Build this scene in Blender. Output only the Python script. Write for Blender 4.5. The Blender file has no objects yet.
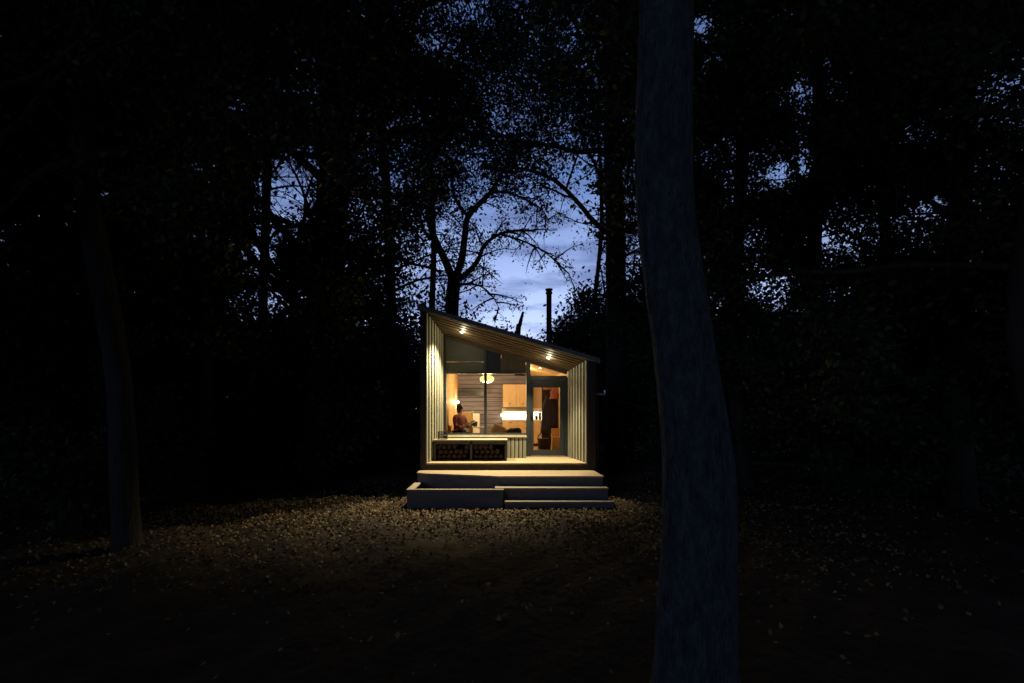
import bpy, bmesh, math, random
import numpy as np
from mathutils import Vector, Matrix, noise
random.seed(7)
RNG = np.random.default_rng(11)
S = bpy.context.scene
COL = S.collection
R = math.radians
EYE = 1.75          # eye height above the ground
F = 455.0           # focal length in pixels (16 mm on 36 mm)
def at(px, py, Y):  # a sight line at depth Y -> world point
    return Vector(((px-494)*Y/F, Y, EYE+(415-py)*Y/F))
# ------------------------------------------------------------------ materials
def mat(name, col, rough=.7, metal=0, bump=None, var=None, emit=None, es=0, spec=.3, stripes=None, island=0):
    m = bpy.data.materials.new(name); m.use_nodes = True
    nt = m.node_tree; b = nt.nodes['Principled BSDF']
    b.inputs['Roughness'].default_value = rough; b.inputs['Metallic'].default_value = metal
    b.inputs['Specular IOR Level'].default_value = spec
    b.inputs['Base Color'].default_value = (*col, 1)
    L = nt.links.new
    geo = nt.nodes.new('ShaderNodeNewGeometry')
    tc = nt.nodes.new('ShaderNodeTexCoord')
    if var:   # (scale xyz, amount)
        mp = nt.nodes.new('ShaderNodeMapping'); mp.inputs['Scale'].default_value = var[0]
        L(tc.outputs['Object'], mp.inputs['Vector'])
        n = nt.nodes.new('ShaderNodeTexNoise'); n.inputs['Scale'].default_value = 1; n.inputs['Detail'].default_value = 6
        n.inputs['Roughness'].default_value = .65
        L(mp.outputs['Vector'], n.inputs['Vector'])
        cr = nt.nodes.new('ShaderNodeValToRGB')
        a = var[1]
        cr.color_ramp.elements[0].position = .3; cr.color_ramp.elements[1].position = .72
        cr.color_ramp.elements[0].color = (*[c*(1-a) for c in col], 1)
        cr.color_ramp.elements[1].color = (*[min(1, c*(1+a)) for c in col], 1)
        L(n.outputs['Fac'], cr.inputs['Fac'])
        out = cr.outputs['Color']
        if island:
            hs = nt.nodes.new('ShaderNodeHueSaturation')
            mr = nt.nodes.new('ShaderNodeMapRange'); mr.inputs['To Min'].default_value = 1-island; mr.inputs['To Max'].default_value = 1+island
            L(geo.outputs['Random Per Island'], mr.inputs['Value']); L(mr.outputs['Result'], hs.inputs['Value'])
            L(out, hs.inputs['Color']); out = hs.outputs['Color']
        L(out, b.inputs['Base Color'])
    if bump:  # (scale xyz, strength, distance)
        mp = nt.nodes.new('ShaderNodeMapping'); mp.inputs['Scale'].default_value = bump[0]
        L(tc.outputs['Object'], mp.inputs['Vector'])
        n = nt.nodes.new('ShaderNodeTexNoise'); n.inputs['Scale'].default_value = 1; n.inputs['Detail'].default_value = 8
        L(mp.outputs['Vector'], n.inputs['Vector'])
        bp = nt.nodes.new('ShaderNodeBump'); bp.inputs['Strength'].default_value = bump[1]; bp.inputs['Distance'].default_value = bump[2]
        L(n.outputs['Fac'], bp.inputs['Height']); L(bp.outputs['Normal'], b.inputs['Normal'])
    if emit:
        b.inputs['Emission Color'].default_value = (*emit, 1); b.inputs['Emission Strength'].default_value = es
    return m
M = {}
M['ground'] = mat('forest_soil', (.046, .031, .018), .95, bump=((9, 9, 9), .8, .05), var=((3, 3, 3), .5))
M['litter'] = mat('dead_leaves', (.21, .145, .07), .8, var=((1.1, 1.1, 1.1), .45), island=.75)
M['bark_grey'] = mat('rough_grey_bark', (.10, .108, .108), .9, bump=((70, 70, 22), 1.0, .05), var=((22, 22, 9), .6))
M['bark'] = mat('dark_bark', (.045, .038, .033), .9, bump=((22, 22, 4), .9, .03), var=((9, 9, 2), .4))
M['leaf_a'] = mat('green_leaves', (.045, .06, .02), .6, var=((.8, .8, .8), .4), island=.5)
M['leaf_b'] = mat('dark_leaves', (.03, .042, .016), .6, var=((.8, .8, .8), .4), island=.5)
M['leaf_c'] = mat('autumn_leaves', (.075, .06, .02), .6, var=((.8, .8, .8), .4), island=.5)
M['deck'] = mat('larch_decking', (.42, .32, .19), .6, bump=((3, 40, 40), .25, .004), var=((1.2, 18, 18), .3), island=.15)
M['step'] = mat('grey_weathered_timber', (.35, .29, .20), .7, bump=((2, 40, 40), .3, .004), var=((1.3, 16, 16), .3), island=.12)
M['fascia'] = mat('grey_painted_riser', (.13, .125, .14), .6, bump=((2, 40, 40), .3, .003), var=((1, 12, 12), .25))
M['slat'] = mat('pale_larch_slats', (.27, .265, .195), .6, bump=((40, 40, 3), .3, .003), var=((20, 20, 1.2), .28), island=.2)
M['soffit'] = mat('brown_soffit_slats', (.075, .050, .026), .6, var=((2, 20, 20), .3), island=.3)
M['dark_wood'] = mat('dark_brown_boards', (.045, .034, .024), .75, bump=((40, 40, 3), .3, .003), var=((14, 14, 1), .3))
M['roof'] = mat('dark_roof_sheet', (.15, .15, .165), .55, var=((3, 3, 3), .25))
M['frame'] = mat('grey_green_frame', (.016, .021, .021), .42, spec=.5, var=((4, 4, 4), .12))
M['panel'] = mat('grey_panel', (.050, .053, .048), .6, var=((2, 2, 9), .12))
M['panel_dark'] = mat('dark_navy_panel', (.016, .018, .03), .3, spec=.5)
M['metal'] = mat('black_steel', (.03, .03, .033), .45, metal=.7)
M['steel'] = mat('brushed_steel', (.45, .45, .45), .3, metal=1)
M['wall_wood'] = mat('warm_plywood', (.60, .38, .17), .55, var=((3, 3, 9), .18), bump=((4, 4, 40), .15, .003))
M['cab_wood'] = mat('birch_cupboard', (.62, .43, .23), .5, var=((8, 8, 2), .14))
M['wall_dark'] = mat('purple_grey_boards', (.22, .205, .255), .65, var=((2, 6, 22), .35))
M['white'] = mat('white_paint', (.75, .74, .70), .5)
M['tile'] = mat('white_tiles', (.78, .76, .70), .25, spec=.5)
M['floor_wood'] = mat('oak_floor', (.36, .24, .13), .5, var=((9, 2, 2), .25))
M['black'] = mat('black_enamel', (.018, .018, .02), .35)
M['coat'] = mat('black_wool', (.035, .03, .04), .95, bump=((60, 60, 60), .4, .004))
M['red'] = mat('red_knit', (.36, .12, .09), .9, bump=((70, 70, 70), .5, .004))
M['beige'] = mat('beige_fabric', (.48, .33, .19), .9, bump=((90, 90, 90), .4, .003))
M['navy'] = mat('navy_denim', (.022, .028, .05), .9, bump=((90, 90, 90), .3, .003))
M['maroon'] = mat('maroon_check', (.20, .07, .065), .9, var=((28, 28, 28), .6))
M['skin'] = mat('skin', (.58, .34, .24), .55, var=((20, 20, 20), .06))
M['hair'] = mat('dark_hair', (.03, .02, .014), .7, bump=((80, 80, 20), .6, .004))
M['orange'] = mat('orange_wood', (.62, .36, .10), .55, var=((12, 12, 3), .2))
M['paper'] = mat('paper', (.8, .79, .74), .8)
M['log'] = mat('split_firewood', (.036, .020, .014), .9, var=((16, 16, 16), .3), bump=((30, 30, 30), .6, .006))
M['bulb'] = mat('lit_downlight', (.9, .9, .8), .4, emit=(1, .90, .60), es=30)
M['bulb2'] = mat('lit_bulb', (.9, .9, .8), .4, emit=(1, .80, .50), es=12)
M['globe'] = mat('lit_paper_shade', (.8, .72, .35), .6, emit=(1, .80, .26), es=1.25)
M['strip'] = mat('lit_strip', (.9, .9, .9), .4, emit=(1, .84, .62), es=4)
M['bottle'] = mat('dark_green_glass', (.012, .02, .012), .12, spec=.6)
def glass():
    m = bpy.data.materials.new('window_glass'); m.use_nodes = True; nt = m.node_tree; nt.nodes.clear()
    o = nt.nodes.new('ShaderNodeOutputMaterial'); t = nt.nodes.new('ShaderNodeBsdfTransparent'); g = nt.nodes.new('ShaderNodeBsdfGlossy')
    t.inputs['Color'].default_value = (.93, .95, .93, 1); g.inputs['Roughness'].default_value = .02
    mx = nt.nodes.new('ShaderNodeMixShader'); fr = nt.nodes.new('ShaderNodeFresnel'); fr.inputs['IOR'].default_value = 1.33
    nt.links.new(fr.outputs[0], mx.inputs[0]); nt.links.new(t.outputs[0], mx.inputs[1]); nt.links.new(g.outputs[0], mx.inputs[2])
    nt.links.new(mx.outputs[0], o.inputs['Surface']); return m
M['glass'] = glass()
# ------------------------------------------------------------------ mesh builder
class MB:
    def __init__(s): s.v = []; s.f = []
    def poly(s, pts, faces):
        n = len(s.v); s.v += [tuple(p) for p in pts]; s.f += [tuple(i+n for i in f) for f in faces]; return s
    def box(s, x0, x1, y0, y1, z0, z1):
        p = [(x0,y0,z0),(x1,y0,z0),(x1,y1,z0),(x0,y1,z0),(x0,y0,z1),(x1,y0,z1),(x1,y1,z1),(x0,y1,z1)]
        return s.poly(p, [(0,3,2,1),(4,5,6,7),(0,1,5,4),(1,2,6,5),(2,3,7,6),(3,0,4,7)])
    def hexa(s, p):   # 8 points: bottom 4 ccw, top 4 ccw
        return s.poly(p, [(0,3,2,1),(4,5,6,7),(0,1,5,4),(1,2,6,5),(2,3,7,6),(3,0,4,7)])
    def prism_y(s, xz, y0, y1):   # polygon in xz (ccw seen from -Y) extruded along Y
        n = len(xz)
        pts = [(x, y0, z) for x, z in xz]+[(x, y1, z) for x, z in xz]
        return s.poly(pts, [tuple(range(n)), tuple(range(2*n-1, n-1, -1))]+[((i+1) % n, i, i+n, (i+1) % n+n) for i in range(n)])
    def prism_z(s, xy, z0, z1):
        n = len(xy)
        pts = [(x, y, z0) for x, y in xy]+[(x, y, z1) for x, y in xy]
        return s.poly(pts, [tuple(range(n-1, -1, -1)), tuple(range(n, 2*n))]+[(i, (i+1) % n, (i+1) % n+n, i+n) for i in range(n)])
    def tube(s, pts, rad, seg=8, cap=True, wob=0):
        pts = [Vector(p) for p in pts]; n0 = len(s.v); n = len(pts)
        up = Vector((.3, .9, .2)).normalized()
        for i, p in enumerate(pts):
            d = (pts[min(i+1, n-1)]-pts[max(i-1, 0)])
            d = d.normalized() if d.length > 1e-6 else Vector((0, 0, 1))
            a = d.cross(up)
            if a.length < .1: a = d.cross(Vector((1, 0, 0)))
            a.normalize(); b = d.cross(a).normalized(); r = rad[i] if hasattr(rad, '__len__') else rad
            for k in range(seg):
                t = 2*math.pi*k/seg; rr = r
                if wob: rr *= 1+wob*noise.noise(Vector((math.cos(t)*1.3, math.sin(t)*1.3, p.z*.8+p.x)))
                q = p+a*math.cos(t)*rr+b*math.sin(t)*rr
                s.v.append(tuple(q))
        for i in range(n-1):
            for k in range(seg):
                a0 = n0+i*seg+k; a1 = n0+i*seg+(k+1) % seg
                s.f.append((a0, a1, a1+seg, a0+seg))
        if cap:
            s.f.append(tuple(n0+k for k in range(seg-1, -1, -1))); s.f.append(tuple(n0+(n-1)*seg+k for k in range(seg)))
        return s
    def lathe(s, c, prof, seg=16):   # prof: (r,z)
        c = Vector(c); n0 = len(s.v); n = len(prof)
        for r, z in prof:
            for k in range(seg):
                t = 2*math.pi*k/seg; s.v.append((c.x+r*math.cos(t), c.y+r*math.sin(t), c.z+z))
        for i in range(n-1):
            for k in range(seg):
                a0 = n0+i*seg+k; a1 = n0+i*seg+(k+1) % seg; s.f.append((a0, a1, a1+seg, a0+seg))
        s.f.append(tuple(n0+k for k in range(seg-1, -1, -1))); s.f.append(tuple(n0+(n-1)*seg+k for k in range(seg)))
        return s
    def build(s, name, m, parent=None, smooth=False, bevel=0):
        me = bpy.data.meshes.new(name); me.from_pydata(s.v, [], s.f); me.validate(); me.update()
        o = bpy.data.objects.new(name, me); COL.objects.link(o); me.materials.append(m)
        if parent:
            o.parent = parent
            base = parent.location + (parent.parent.location if parent.parent else Vector())
            if base.length: me.transform(Matrix.Translation(-base))
        if smooth: me.polygons.foreach_set('use_smooth', [True]*len(me.polygons))
        if bevel:
            b = o.modifiers.new('bevel', 'BEVEL'); b.width = bevel; b.segments = 2; b.limit_method = 'ANGLE'
        return o
def tag(o, label=None, cat=None, group=None, kind=None):
    if label: o['label'] = label
    if cat: o['category'] = cat
    if group: o['group'] = group
    if kind: o['kind'] = kind
    return o
def thing(name, loc, label, cat, group=None):
    o = bpy.data.objects.new(name, None); COL.objects.link(o); o.location = loc; o.empty_display_size = .2
    return tag(o, label, cat, group)
# ------------------------------------------------------------------ sky and lights
w = bpy.data.worlds.new('World'); S.world = w; w.use_nodes = True
nt = w.node_tree; L = nt.links.new; bg = nt.nodes['Background']
sky = nt.nodes.new('ShaderNodeTexSky'); sky.sky_type = 'NISHITA'; sky.sun_disc = False
sky.sun_elevation = R(-3); sky.sun_rotation = R(20); sky.altitude = 100; sky.air_density = 1; sky.ozone_density = 3
tc = nt.nodes.new('ShaderNodeTexCoord'); sep = nt.nodes.new('ShaderNodeSeparateXYZ'); L(tc.outputs['Generated'], sep.inputs[0])
rp = nt.nodes.new('ShaderNodeValToRGB'); L(sep.outputs['Z'], rp.inputs[0])
e = rp.color_ramp.elements
e[0].position = 0; e[0].color = (.84, .88, 1.04, 1); e[1].position = 1; e[1].color = (.03, .06, .20, 1)
x = e.new(.22); x.color = (.46, .58, .92, 1)
x = e.new(.46); x.color = (.115, .205, .47, 1)
# dusk: the sky away from the afterglow is dimmer
def mth(op, a, b):
    n = nt.nodes.new('ShaderNodeMath'); n.operation = op; L(a, n.inputs[0]); n.inputs[1].default_value = b; return n.outputs[0]
glow = mth('ADD', mth('POWER', mth('MAXIMUM', mth('MULTIPLY', mth('ADD', sep.outputs['Y'], .4), .73), 0), 1.3), .04)
# cloud bands
mp = nt.nodes.new('ShaderNodeMapping'); mp.inputs['Scale'].default_value = (2.6, 2.6, 15); mp.inputs['Location'].default_value = (.9, .2, .35); L(tc.outputs['Generated'], mp.inputs[0])
nz = nt.nodes.new('ShaderNodeTexNoise'); nz.inputs['Scale'].default_value = 1.6; nz.inputs['Detail'].default_value = 7; nz.inputs['Roughness'].default_value = .55; L(mp.outputs[0], nz.inputs['Vector'])
cr = nt.nodes.new('ShaderNodeValToRGB'); L(nz.outputs['Fac'], cr.inputs[0])
cr.color_ramp.elements[0].position = .47; cr.color_ramp.elements[0].color = (0, 0, 0, 1); cr.color_ramp.elements[1].position = .62; cr.color_ramp.elements[1].color = (.85, .85, .85, 1)
mx = nt.nodes.new('ShaderNodeMix'); mx.data_type = 'RGBA'; L(cr.outputs[0], mx.inputs[0]); L(rp.outputs[0], mx.inputs[6]); mx.inputs[7].default_value = (.13, .18, .37, 1)
ad = nt.nodes.new('ShaderNodeMix'); ad.data_type = 'RGBA'; ad.blend_type = 'ADD'; ad.inputs[0].default_value = .3
L(mx.outputs[2], ad.inputs[6]); L(sky.outputs[0], ad.inputs[7])
mu = nt.nodes.new('ShaderNodeMix'); mu.data_type = 'RGBA'; mu.blend_type = 'MULTIPLY'; mu.inputs[0].default_value = 1
L(ad.outputs[2], mu.inputs[6]); L(glow, mu.inputs[7]); L(mu.outputs[2], bg.inputs['Color'])
bg.inputs['Strength'].default_value = 1.15
def light(kind, name, loc, energy, col, **k):
    d = bpy.data.lights.new(name, kind); d.energy = energy; d.color = col
    for a, b in k.items():
        if a != 'rot': setattr(d, a, b)
    o = bpy.data.objects.new(name, d); COL.objects.link(o); o.location = loc
    if 'rot' in k: o.rotation_euler = k['rot']
    return o
light('SUN', 'dusk_skylight', (0, -5, 12), .16, (.36, .55, 1), angle=R(16), rot=(R(81), 0, R(-28)))

# ------------------------------------------------------------------ ground
def hgt(X, Y):
    h = .035*np.sin(X*1.7+1.3)*np.cos(Y*1.3+.4)+.025*np.sin(X*3.9+Y*2.1)+.012*np.sin(X*8.3-Y*7.1+1)+.008*np.sin(X*17+Y*13)
    flat = np.clip((np.maximum(np.abs(X-.3)-2.6, np.abs(Y-12.6)-4.3))/1.2, 0, 1)
    far = np.clip((np.hypot(X, Y-8)-16)/40, 0, 1)
    return h*flat*1.0-.02+far*(.8*np.sin(X*.07)+.6*np.cos(Y*.06+1))
xs = np.unique(np.concatenate([np.arange(-10, 10.01, .09), np.linspace(-150, -10, 40), np.linspace(10, 150, 40)]))
ys = np.unique(np.concatenate([np.arange(1, 13, .09), np.linspace(-60, 1, 25), np.linspace(13, 260, 60)]))
GX, GY = np.meshgrid(xs, ys); GZ = hgt(GX, GY)
V = np.stack([GX, GY, GZ], -1).reshape(-1, 3); nx, ny = len(xs), len(ys)
ii = (np.arange(ny-1)[:, None]*nx+np.arange(nx-1)[None]).ravel()
Q = np.stack([ii, ii+1, ii+1+nx, ii+nx], -1)
def np_mesh(name, V, Q, m, smooth=False):
    me = bpy.data.meshes.new(name); me.vertices.add(len(V)); me.vertices.foreach_set('co', V.astype(np.float32).ravel())
    k = Q.shape[1]
    me.loops.add(Q.size); me.loops.foreach_set('vertex_index', Q.astype(np.int32).ravel())
    me.polygons.add(len(Q)); me.polygons.foreach_set('loop_start', np.arange(len(Q), dtype=np.int32)*k)
    if smooth: me.polygons.foreach_set('use_smooth', np.ones(len(Q), dtype=bool))
    me.update(calc_edges=True); me.materials.append(m)
    o = bpy.data.objects.new(name, me); COL.objects.link(o); return o
tag(np_mesh('ground', V, Q, M['ground'], True), 'dark forest floor around the cabin', None, kind='structure')

def leaf_verts(P, size, up=None, asp=.55):
    """rhombic folded leaves at the points P; up: how flat they lie (None = any direction)"""
    n = len(P)
    d = RNG.normal(size=(n, 3))
    if up is not None: d[:, 2] *= up
    d /= np.linalg.norm(d, axis=1)[:, None]
    o = RNG.normal(size=(n, 3))
    if up is not None: o[:, 2] *= up
    s = np.cross(d, o); s /= np.linalg.norm(s, axis=1)[:, None]+1e-9
    if up is not None:
        zz = np.tile([[0, 0, 1.]], (n, 1))+RNG.normal(size=(n, 3))*up*.6
        s = np.cross(d, zz); s /= np.linalg.norm(s, axis=1)[:, None]+1e-9
    nn = np.cross(d, s)
    sz = (size*RNG.uniform(.6, 1.35, n))[:, None]
    a = P-d*sz*.5; c = P+d*sz*.5
    m1 = P-d*sz*.08+s*sz*asp*.5+nn*sz*.12; m2 = P-d*sz*.08-s*sz*asp*.5+nn*sz*.12
    V = np.stack([a, m1, c, m2], 1).reshape(-1, 3)
    Q = np.arange(4*n).reshape(n, 4)
    return V, Q
# leaf litter
n = 150000
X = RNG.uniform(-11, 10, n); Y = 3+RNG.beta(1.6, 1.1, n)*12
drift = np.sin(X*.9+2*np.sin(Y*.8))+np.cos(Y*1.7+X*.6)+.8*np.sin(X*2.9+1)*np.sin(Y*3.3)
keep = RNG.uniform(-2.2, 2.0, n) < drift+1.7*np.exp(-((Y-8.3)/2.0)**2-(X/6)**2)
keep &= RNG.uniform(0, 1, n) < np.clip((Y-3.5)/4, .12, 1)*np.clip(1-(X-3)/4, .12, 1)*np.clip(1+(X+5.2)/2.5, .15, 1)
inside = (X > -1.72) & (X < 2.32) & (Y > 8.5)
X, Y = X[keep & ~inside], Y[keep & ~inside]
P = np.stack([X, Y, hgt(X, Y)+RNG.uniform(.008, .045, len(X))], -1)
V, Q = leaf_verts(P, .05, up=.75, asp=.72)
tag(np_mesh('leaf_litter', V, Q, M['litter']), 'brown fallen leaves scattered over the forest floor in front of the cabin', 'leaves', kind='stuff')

# ------------------------------------------------------------------ cabin
FY, BY, DK = 10.1, 11.7, .683
XL, XR = -1.64, 2.27          # outer walls
END = 16.6
def zu(X): return 4.07-.297*(X+1.6)                 # underside of the roof
def zs(X, Y): return zu(X)-.012-.105*(Y-FY)         # soffit plane
cab = thing('cabin', (0, 13, 0), 'small timber cabin with sloping roof and lit glazed porch in the dark wood', 'cabin')
def part(mb, name, m, par=None, **k): return mb.build(name, M[m], par or cab, **k)
# roof
mb = MB(); x0, x1 = XL-.05, XR+.08
mb.prism_y([(x0, zu(x0)), (x1, zu(x1)), (x1, zu(x1)+.105), (x0, zu(x0)+.105)], FY-.06, END+.15)
roof = part(mb, 'roof', 'roof', bevel=.008)
mb = MB()
for k in range(9):
    yy = FY+.7*k+.25
    mb.prism_y([(x0, zu(x0)+.105), (x1, zu(x1)+.105), (x1, zu(x1)+.13), (x0, zu(x0)+.13)], yy, yy+.03)
part(mb, 'roof_seam', 'roof', roof)
# side walls, rear wall
mb = MB()
for a, b in ((XL, XL+.13), (2.067, XR)):
    mb = MB(); mb.prism_y([(a, .12), (b, .12), (b, zu(b)-.004), (a, zu(a)-.004)], FY, FY+.09)
    part(mb, 'corner_board', 'dark_wood', bevel=.006)
for a, b in ((XL+.01, XL+.08), (XR-.08, XR-.01)):
    y = FY+.093; mb = MB()
    while y < END-.1:
        mb.prism_y([(a, .10), (b, .10), (b, zu(b)-.006), (a, zu(a)-.006)], y, y+.14); y += .147
    part(mb, 'side_cladding', 'dark_wood')
mb = MB(); mb.prism_y([(XL+.09, .1), (XR-.09, .1), (XR-.09, zu(XR-.09)-.006), (XL+.09, zu(XL+.09)-.006)], END-.1, END)
part(mb, 'rear_wall', 'dark_wood')
# deck
mb = MB(); y = FY+.0
while y < BY-.02:
    mb.box(XL+.13 if y < FY+.09 else XL+.09, 2.064 if y < FY+.09 else XR-.09, y, min(y+.115, BY-.005), DK-.028, DK); y += .12
part(mb, 'deck', 'deck')
mb = MB(); mb.box(XL+.134, 2.063, FY+.004, FY+.04, .40, DK-.031); part(mb, 'deck_fascia', 'dark_wood')
# splayed slat walls
def slatwall(ax, ay, bx, by, side):
    mb = MB(); bk = MB(); A = Vector((ax, ay)); B = Vector((bx, by)); d = (B-A); ln = d.length; d.normalize()
    nrm = Vector((d.y, -d.x))*side; n = 7; pitch = ln/n
    for i in range(n):
        p = A+d*(pitch*i+.004); q = A+d*(pitch*i+pitch*.5)
        pts = [p+nrm*.012, q+nrm*.012, q-nrm*.035, p-nrm*.035]
        def col(z0f, z1f): return [(v.x, v.y, z0f) for v in pts]+[(v.x, v.y, z1f(v)) for v in pts]
        P8 = col(DK+.004, lambda v: zs(v.x, v.y)-.004)
        mb.hexa(P8)
    pts = [A-nrm*.05, B-nrm*.05, B-nrm*.07, A-nrm*.07]
    bk.hexa([(v.x, v.y, DK+.004) for v in pts]+[(v.x, v.y, zs(v.x, v.y)-.004) for v in pts])
    s = part(mb, 'slat_wall', 'slat', bevel=.004); part(bk, 'backing_board', 'black', s)
slatwall(-1.505, FY+.01, -1.285, BY, 1)
slatwall(2.062, FY+.01, 1.877, BY, -1)
# soffit
mb = MB(); bk = MB(); y = FY+.01
def strip(mb, y0, y1, t):
    a, b = XL+.1, XR-.1
    mb.hexa([(a, y0, zs(a, y0)), (b, y0, zs(b, y0)), (b, y1, zs(b, y1)), (a, y1, zs(a, y1)),
             (a, y0, zs(a, y0)+t), (b, y0, zs(b, y0)+t), (b, y1, zs(b, y1)+t), (a, y1, zs(a, y1)+t)])
while y < BY:
    strip(mb, y, min(y+.115, BY), .022); y += .20
so = part(mb, 'soffit', 'soffit')
a, b = XL+.1, XR-.1
bk.hexa([(a, FY+.2, zs(a, FY+.2)+.06), (b, FY+.2, zs(b, FY+.2)+.06), (b, BY, zs(b, BY)+.06), (a, BY, zs(a, BY)+.06)] +
        [(a, FY+.2, zu(a)-.006), (b, FY+.2, zu(b)-.006), (b, BY, zu(b)-.006), (a, BY, zu(a)-.006)])
part(bk, 'soffit_board', 'black', so)
# glazing plane
GZ0 = at(0, 433, BY).z
def X_(px, Y=BY): return (px-494)*Y/F
def Z_(py, Y=BY): return EYE+(415-py)*Y/F
ZT = Z_(373)
xw0, xm, xw1 = X_(444.5), X_(485.5), X_(526)
win = part(MB().box(xw0, xw1, BY-.03, BY+.05, GZ0-.06, GZ0), 'window', 'frame', bevel=.004)     # bottom rail carries the rest
fr = MB()
fr.prism_y([(xw0, GZ0), (xw0+.05, GZ0), (xw0+.05, zs(xw0+.05, BY)-.01), (xw0, zs(xw0, BY)-.01)], BY-.03, BY+.05)
fr.prism_y([(xm-.035, GZ0), (xm+.035, GZ0), (xm+.035, zs(xm+.035, BY)-.01), (xm-.035, zs(xm-.035, BY)-.01)], BY-.035, BY+.05)
fr.box(xw0+.05, xm-.035, BY-.028, BY+.048, ZT-.02, ZT+.035)
fr.box(xm+.035, xw1-.01, BY-.028, BY+.048, ZT-.02, ZT+.035)
part(fr, 'window_frame', 'frame', win, bevel=.004)
for a, b in ((xw0+.05, xm-.035), (xm+.035, xw1-.01)):
    part(MB().box(a, b, BY+.005, BY+.015, GZ0+.002, ZT-.022), 'pane', 'glass', win)
part(MB().box(xw0-.0, xw1, BY-.12, BY-.032, GZ0-.075, GZ0-.045), 'sill', 'slat', win, bevel=.004)
a, b = xw0+.05, xm-.035
up = MB(); zr = ZT+.29
up.box(a, b, BY-.004, BY+.03, ZT+.037, zr-.012); up.prism_y([(a, zr), (b, zr), (b, zs(b, BY)-.02), (a, zs(a, BY)-.02)], BY-.004, BY+.03)
part(up, 'upper_panel', 'panel')
up = MB(); a, b = xm+.035, xw1-.01; c = X_(501)
up.prism_y([(a, ZT+.037), (c, ZT+.037), (c, zs(c, BY)-.02), (a, zs(a, BY)-.02)], BY-.004, BY+.03)
part(up, 'upper_panel', 'panel_dark')
up = MB(); up.prism_y([(c+.01, ZT+.037), (b, ZT+.037), (b, zs(b, BY)-.02), (c+.01, zs(c, BY)-.02)], BY-.004, BY+.03)
part(up, 'upper_panel', 'dark_wood')
part(MB().box(xw0, xw1, BY-.01, BY+.06, DK+.002, GZ0-.062), 'wall_below_window', 'dark_wood')
hb = MB(); a, b = -1.28, 1.872
hb.hexa([(a, BY-.045, zs(a, BY)-.06), (b, BY-.045, zs(b, BY)-.06), (b, BY+.07, zs(b, BY)-.06), (a, BY+.07, zs(a, BY)-.06), (a, BY-.045, zs(a, BY)+.10), (b, BY-.045, zs(b, BY)+.10), (b, BY+.07, zs(b, BY)+.10), (a, BY+.07, zs(a, BY)+.10)])
hb = part(hb, 'head_board', 'dark_wood')
# door
xd0, xd1 = X_(527), X_(567.5); zd1 = Z_(377); gx0, gx1 = X_(533.5), X_(560)
door = part(MB().box(xd0+.09, xd1-.08, BY-.005, BY+.04, DK+.03, DK+.17), 'door', 'frame', bevel=.004)   # bottom rail
lf = MB(); lf.box(xd0+.09, gx0, BY-.005, BY+.04, DK+.171, zd1-.09); lf.box(gx1, xd1-.08, BY-.005, BY+.04, DK+.171, zd1-.09)
lf.box(gx0+.001, gx1-.001, BY-.005, BY+.04, Z_(387.5), zd1-.09)
part(lf, 'door_leaf', 'frame', door, bevel=.004)
part(MB().box(gx0, gx1, BY+.01, BY+.018, DK+.172, Z_(387.5)-.001), 'pane', 'glass', door)
h = MB(); hx = gx0-.05; h.box(hx-.02, hx+.02, BY-.022, BY-.007, 1.62, 1.80); h.tube([(hx, BY-.02, 1.73), (hx, BY-.065, 1.73), (hx+.02, BY-.07, 1.73), (hx+.12, BY-.07, 1.725)], .011, 8)
part(h, 'handle', 'metal', door, smooth=False)
df = MB(); df.box(xd0-.02, xd0+.086, BY-.04, BY+.05, DK+.002, zs(xd0, BY)-.05)
df.box(xd1-.076, xd1+.01, BY-.04, BY+.05, DK+.002, zd1-.001)
df.box(xd0+.087, xd1-.077, BY-.04, BY+.05, zd1-.086, zd1)
part(df, 'door_frame', 'frame', bevel=.004)
part(MB().box(xd0+.09, xd1-.08, BY-.09, BY-.01, DK+.002, DK+.026), 'threshold', 'steel', bevel=.003)
tr = MB(); ta, tb = xd0+.087, xd1-.02
tr.prism_y([(ta, zd1+.002), (tb, zd1+.002), (tb, zd1+.03), (ta, zd1+.03)], BY-.02, BY+.04)
tw = part(tr, 'transom_window', 'frame')
part(MB().prism_y([(ta, zd1+.031), (tb, zd1+.031), (tb, max(zd1+.034, zs(tb, BY)-.03)), (ta, zs(ta, BY)-.03)], BY+.005, BY+.012), 'pane', 'glass', tw)
# downlights
LAMPS = []
for X, Y in ((-.758, 10.78), (1.283, 10.81)):
    z = zs(X, Y)
    d = part(MB().lathe((X, Y, z-.012), [(.056, 0), (.058, .004), (.058, .03), (.045, .03)], 24), 'downlight', 'metal', smooth=False)
    part(MB().lathe((X, Y, z-.019), [(.008, -.020), (.028, -.014), (.040, -.002), (.045, .010)], 20), 'lens', 'bulb', d)
    LAMPS.append((X, Y, z-.075))
for i, p in enumerate(LAMPS):
    light('POINT', 'downlight_spill', p, 9, (1, .85, .52), shadow_soft_size=.03)
    light('SPOT', 'downlight_beam', p, (740, 560)[i], (1, .85, .54), spot_size=R(108), spot_blend=.7, shadow_soft_size=.035,
          rot=Vector((-.297, -.105, -1)).to_track_quat('-Z', 'Y').to_euler())
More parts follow.
